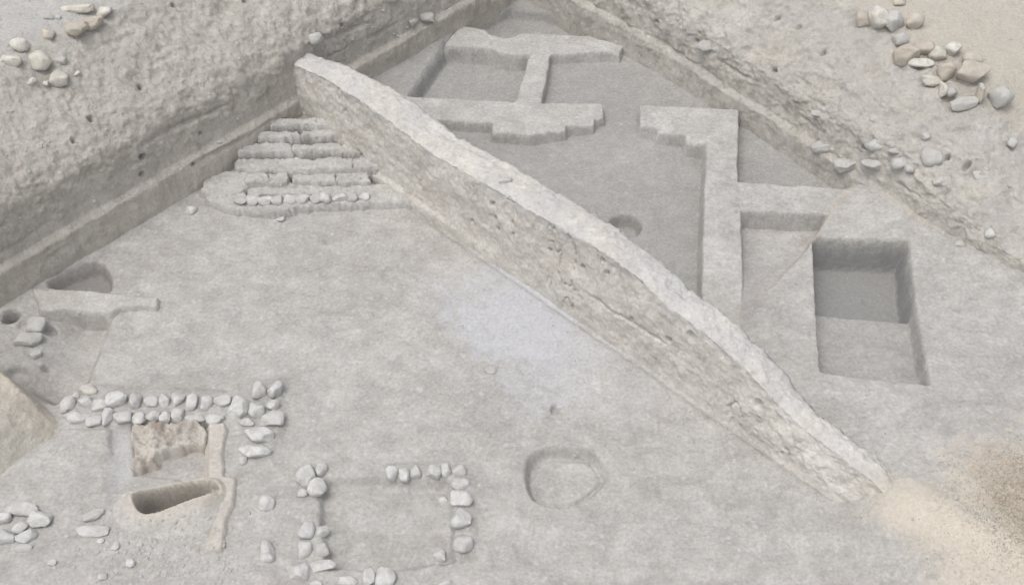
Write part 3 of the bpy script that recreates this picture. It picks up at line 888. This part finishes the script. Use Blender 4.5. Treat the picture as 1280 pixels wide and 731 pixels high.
for k, (q, l) in enumerate(zip(conv(back_c, (60, 460), 3.045), back_l)):
    stone(*q, l, G, blocky=.9 if k in (5,) else .5, mat=M_cream if k == 2 else None)
for k, q in enumerate(conv(front_c, (60, 460), 3.045)):
    nm = ['long whitish stone at the left end of the front course of the wall footing', 'low rough stone second from the left in the front course of the footing', 'narrow upright stone left of the squared slab in the front course', 'squared slab below the broad flat grey block, front course',
          'blocky stone just right of the squared slab, touching the oven corner', 'small stone sixth along the front course, against the oven top', 'small rounded stone seventh along the front course, against the oven top', 'pointed stone eighth along the front course, above the oven middle', 'thin flat stone bordering the dark gap beside the oven', 'rounded block at the right end of the front course, left of the white boulder'][k]
    stone(*q, nm, G, blocky=.5)
for k, q in enumerate(conv(turn_c, (60, 460), 3.045)):
    nm = ['upright squared stone topping the turn of the wall footing, the left of two', 'upright squared stone topping the turn of the wall footing, the right of two', 'upright stone right beside the big round white boulder', 'small stone at the outer edge of the footing turn, under the right upright', 'wide pale boulder at the outer edge of the footing turn', 'small flat stone tucked under the big round white boulder', 'large flat-topped block, upper of the two below the footing turn', 'large pointed oval boulder, lower of the two below the footing turn', 'small chip under the left tip of the large oval boulder'][k]
    stone(*q, nm, G, blocky=.7 if k in (0, 1, 6) else .45)
# loose stones near the basin
for q, l, m, bl in zip(conv([(835, 510, 64, 64), (835, 695, 58, 78), (165, 615, 128, 50), (176, 556, 82, 40), (200, 658, 30, 22), (258, 675, 32, 34), (300, 668, 26, 22), (335, 690, 30, 22), (352, 672, 24, 20)], (60, 460), 3.045),
                       ['round whitish stone lying alone right of the mud partition', 'squared whitish stone lying alone below the round one, near the image bottom', 'long white squared slab lying left of the clay basin', 'dull slanting slab leaning just above the long white slab', 'small chip lying below the long white slab', 'small upright chip below the left end of the clay basin', 'small chip lying just right of the upright chip below the basin', 'lowest small chip in the rubble below the basin', 'tiny chip of rubble nearest the basin underside'],
                       [None, None, None, M_dusty, None, None, M_dusty, M_dusty, M_dusty], [.4, .8, .95, .7, .5, .5, .5, .5, .5]):
    stone(*q, l, 'loose stones around the clay basin', mat=m, blocky=bl, tilt=20 if l.startswith('dull slant') else 0)
# pile at the near left edge
for q, l in zip(conv([(8, 522, 52, 44), (75, 490, 98, 46), (123, 522, 74, 58), (14, 577, 66, 50), (65, 550, 42, 38), (82, 578, 62, 46), (75, 612, 50, 30), (165, 660, 28, 22), (322, 702, 27, 27), (408, 662, 32, 28)], (0, 440), 2.512),
                ['squat stone in the near left pile, cut by the left edge of the picture', 'long wedge stone lying on top of the near left pile', 'big rounded block at the right of the near left pile', 'flat stone at the lower left of the near left pile, reaching the picture edge', 'small stone filling the middle of the near left pile', 'cream block at the lower right of the near left pile', 'dusty stone half sunk at the bottom of the near left pile', 'small pebble lying alone right below the near left pile', 'small white chip lying alone below the long white slab', 'small white chip lying below the basin rubble']):
    stone(*q, l, 'stones near the bottom left', blocky=.6, mat=M_dusty if 'dusty' in l else None)
# stones bordering the rectangular room
rect_c = [(260, 380, 57, 78), (307, 368, 34, 47), (293, 422, 57, 58), (247, 440, 32, 27), (260, 558, 47, 57), (308, 560, 46, 40), (252, 620, 44, 50), (308, 620, 47, 44), (240, 685, 70, 57), (312, 668, 74, 40), (393, 715, 66, 26), (455, 703, 36, 56), (508, 700, 60, 60), (290, 724, 36, 18),
          (527, 378, 40, 42), (567, 380, 32, 44), (603, 372, 32, 42), (658, 372, 44, 52), (697, 370, 30, 44), (738, 370, 44, 37), (742, 415, 54, 40), (748, 460, 64, 54), (743, 522, 60, 67), (750, 597, 60, 57), (692, 467, 30, 30), (680, 638, 36, 42), (695, 728, 42, 18)]
rect_l = ['tall rounded stone at the top left corner of the sunken room', 'small squared stone right of the tall rounded stone at the top left room corner', 'slanted block under the small squared stone at the top left room corner', 'small chip under the tall rounded stone at the top left room corner',
          'oval stone heading the two short rows left of the sunken room', 'small round stone right beside the oval stone left of the sunken room', 'rounded stone in the middle of the outer row left of the sunken room', 'dull flat stone in the middle of the inner row left of the sunken room', 'big angular stone at the bottom of the outer row left of the room', 'wide flat stone at the bottom of the inner row left of the room',
          'flat stone by the bottom edge, left of the upright squared one', 'upright squared stone by the bottom edge, beside the smooth round one', 'smooth round whitish boulder by the bottom edge of the room', 'thin stone at the bottom edge under the wide flat stone',
          'leftmost small stone in the short row along the top right of the room', 'second small stone from the left along the top right of the room', 'third and dullest small stone along the top right of the room', 'largest stone in the short row along the top right of the room', 'narrow upright stone second from the right in the top right row', 'dull stone at the top right corner of the room',
          'flat oval stone heading the column along the right of the room', 'wide rounded stone second down the right column of the room', 'tall triangular stone third down the right column of the room', 'broad stone at the foot of the right column of the room', 'small chip left of the wide rounded stone of the right column', 'small tilted squared chip lying inside the lower right of the room', 'stone cut by the bottom edge below the tilted chip']
for k, (q, l) in enumerate(zip(conv(rect_c, (280, 440), 2.512), rect_l)):
    stone(*q, l, 'stones bordering the sunken room', blocky=.65 if 'squared' in l else .45, mat=M_dusty if ('dull' in l) else None, tilt=25 if 'tilted' in l else 0)
# front edge of the stepped platform
for k, (u, w, h) in enumerate([(301, 15, 11), (316, 15, 12), (332, 17, 12), (347, 14, 13), (362, 15, 12), (378, 20, 12), (396, 17, 13), (408, 16, 14), (426, 18, 12), (441, 14, 11), (455, 13, 10)]):
    stone(u, 252 - (u - 300) * .03, w, h, '%s stone from the left in the whitewashed edging of the stepped platform' % ORD[k], 'edging stones of the stepped platform', blocky=.6, flat=.7, sink=.15, mat=M_stone if k % 3 else M_dusty)
for q, l in [((240, 262, 13, 15), 'rounded stone lying at the left foot of the stepped platform'), ((351, 274, 10, 8), 'small white stone lying on the floor before the stepped platform'), ((491, 229, 9, 9), 'small white stone on the right end of the stepped platform'), ((497, 233, 8, 8), 'smaller white stone at the right end of the platform by the baulk'), ((613, 462, 14, 11), 'flat dusty potsherd-like stone lying on the ashy floor')]:
    stone(*q, l, 'loose stones in the left trench', mat=M_dusty if 'dusty' in l else M_stone)
# recess at the left
for q, l in [((36, 424, 30, 22), 'dusty squared stone standing left of the sunken recess'), ((44, 406, 22, 20), 'dusty boulder just above the squared stone left of the recess'), ((69, 391, 12, 14), 'small rounded stone on the top edge of the sunken recess'), ((46, 442, 12, 14), 'small pebble below the squared stone left of the recess'), ((152, 383, 16, 14), 'dusty stone half buried beyond the top right corner of the recess')]:
    stone(*q, l, 'stones by the left recess', mat=M_dusty, blocky=.7)
# rim of the left section
D_c = [(540, 70, 250, 72), (737, 86, 108, 78), (545, 205, 150, 130), (655, 165, 150, 110), (345, 255, 75, 95), (345, 125, 64, 45), (410, 125, 42, 32), (140, 325, 118, 105), (78, 435, 138, 92), (300, 435, 142, 128), (418, 555, 128, 112), (225, 575, 62, 60), (425, 430, 90, 60), (327, 590, 42, 42), (545, 522, 42, 50)]
D_l = ['long pale squared slab, the longest stone on the upper left rim', 'rounded cream stone off the right end of the long pale slab', 'large tan crumbly boulder below the long pale slab', 'dusty lump half buried right of the tan crumbly boulder', 'squared white block left of the tan crumbly boulder', 'thin stone under the left end of the long pale slab', 'small chip between the thin stone and the long slab', 'rounded cream boulder nearest the upper left picture edge but one', 'low cream boulder at the left edge of the picture', 'large round whitish boulder at the middle of the upper left scatter', 'cream boulder lowest right in the upper left scatter', 'small white stone lowest left in the upper left scatter', 'dusty stone behind the lowest cream boulder', 'small pebble beside the lowest cream boulder', 'small pebble on the slope right of the lowest cream boulder']
for k, (q, l) in enumerate(zip(conv(D_c, (0, 0), 5.625), D_l)):
    stone(*q, l, 'stones on the upper left rim', mat=M_brown if 'tan' in l else (M_dusty if 'dusty' in l or 'thin' in l else M_cream), blocky=.95 if 'squared' in l else .4, rough=1.6 if 'crumbly' in l else 1, sink=.12, tilt=-4 if k == 0 else 0)
for q, l in [((393, 46, 20, 15), 'pale squared stone stuck in the slope above the baulk end'), ((532, 20, 24, 14), 'pale flat stone stuck in the far end of the left section'), ((515, 27, 12, 10), 'small stone left of the pale flat stone in the far left section')]:
    stone(*q, l, 'stones stuck in the left section', mat=M_dusty, blocky=.7, sink=.5)
# pile on the rim of the right section
E_c = [(350, 90, 62, 90), (412, 95, 74, 84), (440, 155, 54, 52), (462, 215, 84, 80), (530, 190, 64, 52), (520, 248, 84, 38), (585, 212, 62, 52), (637, 195, 56, 60), (560, 315, 82, 40), (612, 278, 66, 68), (705, 285, 110, 95), (600, 350, 26, 52), (635, 352, 40, 44), (682, 402, 92, 48), (822, 372, 80, 90), (740, 370, 24, 80), (300, 82, 52, 52), (490, 92, 62, 60), (715, 235, 70, 50), (440, 10, 46, 40)]
E_l = ['tall pale tilted boulder heading the rock pile on the right rim', 'pink-buff boulder right beside the tall pale one', 'whitish stone just under the pink-buff boulder', 'ochre brown boulder at the left of the rock pile', 'cream stone in the middle of the rock pile, right of the ochre boulder', 'long tilted pale stone under the middle of the rock pile', 'bright white stone at the heart of the rock pile', 'pale upright stone behind the bright white stone', 'long white pillow-shaped stone at the foot of the rock pile', 'tan block right above the long white pillow-shaped stone', 'broad tan boulder at the lower right of the rock pile', 'thin upright stone below the white pillow-shaped stone', 'dusty stone right of the thin upright stone below the pile', 'wide buff stone on the slope under the rock pile', 'large dusty slab lying off the right end of the rock pile', 'thin upright tan stone under the broad tan boulder', 'brown lump left of the tall pale boulder', 'brown lump behind the pink-buff boulder', 'sandy boulder topping the broad tan one', 'pale stone at the top edge above the rock pile']
for q, l in zip(conv(E_c, (980, 0), 3.047), E_l):
    m = M_brown if any(t in l for t in ('ochre', 'brown', 'tan ')) else (M_dusty if 'dusty' in l or 'buff' in l else M_cream)
    q = (q[0], q[1], q[2] * 1.03, q[3] * 1.03)
    stone(*q, l, 'rock pile on the right rim', mat=m, blocky=.55, sink=.05 if 'dusty' not in l else .2, tilt={'tall pal': 20, 'long til': -18, 'large du': 30}.get(l[:8], 0), flat=.75)
E2 = [(155, 553, 86, 62), (240, 618, 90, 72), (350, 545, 78, 52), (420, 572, 42, 30), (565, 582, 76, 78), (355, 450, 50, 36), (755, 660, 64, 48), (870, 540, 40, 44), (388, 402, 42, 42), (440, 615, 60, 48), (345, 620, 90, 52), (130, 430, 50, 26), (600, 685, 60, 30), (540, 515, 30, 30), (480, 640, 36, 36)]
E2l = ['rounded boulder left of the two above the side room', 'angular boulder right of the two above the side room', 'wedge stone sunk in the slope right of the two boulders', 'small pale stone right of the sunken wedge', 'round grey boulder half sunk in the slope with a dark outline', 'flat stone set in the slope below the holes', 'pale flat stone low on the far right slope', 'pale stone on the slope at the right edge', 'dusty stone high in the middle of the slope', 'angular dull stone between the sunken wedge and the round grey boulder', 'flat dull slab sunk below the wedge stone', 'long stone bedded high left of the two boulders', 'flat pale stone near the slope foot', 'small stone beside a hole above the round grey boulder', 'small angular stone near the slope foot, left of the flat pale one']
for q, l in zip(conv(E2, (980, 0), 3.047), E2l):
    stone(*q, l, 'stones set in the right section', mat=M_dusty, blocky=.5, sink=.55)
for q, l in [((885, 56, 28, 18), 'long stone bedded in the right section above the open floor'), ((632, 225, 17, 12), 'pale round stone lying on the baulk top'), ((1237, 291, 12, 12), 'small pale stone low on the right section, near the picture edge'), ((1200, 305, 12, 9), 'small dusty stone at the foot of the right section'), ((1195, 622, 8, 7), 'white pebble on the tan earth by the baulk tail')]:
    stone(*q, l, 'single stones about the trench', mat=M_stone if 'pale' in l or 'white' in l else M_dusty)

# ------------------------------------------------------------------ loose grit and clods
def scatter(name, pts, sizes, mat, label, cat):
    V0, F0 = ICO1
    Vs, Fs = [], []
    for k, (p, s) in enumerate(zip(pts, sizes)):
        V = V0 * (1 + rng.uniform(-.25, .25, (len(V0), 1))) * s * rng.uniform(.6, 1.2, 3)
        a = rng.uniform(0, 6.28)
        R = np.array([[math.cos(a), -math.sin(a), 0], [math.sin(a), math.cos(a), 0], [0, 0, .8]])
        Vs.append(V @ R.T + p)
        Fs.append(F0 + k * len(V0))
    o = mesh(name, np.concatenate(Vs), np.concatenate(Fs), mat, sm=False)
    o['kind'] = 'stuff'
    o['label'] = label
    o['category'] = cat
    return o
dg = bpy.context.evaluated_depsgraph_get()
from mathutils.bvhtree import BVHTree
def scene_hit(x, y):
    r = SC.ray_cast(dg, Vector((x, y, 20)), Vector((0, 0, -1)))
    return r
bpy.context.view_layer.update()
dg = bpy.context.evaluated_depsgraph_get()
pts, szs = [], []
n = 0
while n < 6500:
    m = rng.random()
    if m < .26:
        s, o = rng.uniform(.3, 11.5), rng.uniform(.1, 2.6)
        x, y = CN + s * DL + o * NL
        sz = .012 + .03 * rng.random() ** 3
    elif m < .52:
        s, o = rng.uniform(.3, 11.5), rng.uniform(.0, 2.6)
        x, y = CN + s * DR + o * NR
        sz = .012 + .03 * rng.random() ** 3
    elif m < .66:
        s, o = rng.uniform(-2, 9.5), rng.choice([-.9, .12]) + abs(rng.normal()) * .15
        x, y = BA + s * BD + o * BN
        sz = .008 + .016 * rng.random() ** 3
    elif m < .72:
        c = at(rng.normal(210, 60), rng.normal(690, 25))
        x, y = c
        sz = .012 + .025 * rng.random() ** 3
    else:
        x, y = rng.uniform(-6, 7), rng.uniform(7.2, 18.5)
        sz = .005 + .02 * rng.random() ** 4
    okk, loc, nor, idx, ob, mt = SC.ray_cast(dg, Vector((x, y, 20)), Vector((0, 0, -1)))
    n += 1
    if not okk or ob.name.startswith('stone'):
        continue
    if loc[2] > 1.2:
        sz *= .62
    pts.append(np.array(loc) - np.array([0, 0, sz * .10]))
    szs.append(sz)
scatter("gravel", pts, szs, M_dusty, 'loose pale gravel and earth clods strewn over the slopes and floor', 'gravel')

# ------------------------------------------------------------------ dry grass on the berm at the near right
Vs, Fs = [], []
k = 0
weeds = [hit(u, v) for u, v in ((215, 95), (1096, 138), (1028, 8), (250, 215), (1065, 222), (1020, 125), (1250, 300), (1172, 262))]
for i in range(6000):
    if i >= 5200:
        w_ = weeds[i % len(weeds)]
        c = w_[:2] + rng.normal(size=2) * .12
    elif i < 3900:
        c = at(rng.normal(1262, 32), rng.normal(655, 48), .3)
    else:
        c = at(rng.uniform(1150, 1290), rng.uniform(580, 740), .3)
    okk, loc, nor, idx, ob, mt = SC.ray_cast(dg, Vector((c[0], c[1], 20)), Vector((0, 0, -1)))
    if not okk:
        continue
    p = np.array(loc)
    a = rng.uniform(0, 6.28)
    L = rng.uniform(.015, .05)
    side = np.array([math.cos(a), math.sin(a), 0]) * .003
    tip = p + np.array([rng.normal() * .6, rng.normal() * .6, .7]) * L
    Vs += [p - side, p + side, tip]
    Fs.append((k, k + 1, k + 2))
    k += 3
gm = bpy.data.materials.new("dry_stalks")
gm.use_nodes = True
nt = gm.node_tree
geo = nd(nt, 'ShaderNodeNewGeometry')
cc = mixc(nt, ramp(nt, noise(nt, geo.outputs['Position'], 6, 3), .35, .65), (0.22, 0.20, 0.14), (0.42, 0.36, 0.25))
nt.links.new(cc, nt.nodes['Principled BSDF'].inputs['Base Color'])
nt.nodes['Principled BSDF'].inputs['Roughness'].default_value = .9
g = mesh("dry_grass", np.array(Vs), np.array(Fs), gm, sm=False)
g['kind'] = 'stuff'
g['label'] = 'sparse dry grass stubble on the tan berm'
g['category'] = 'grass'
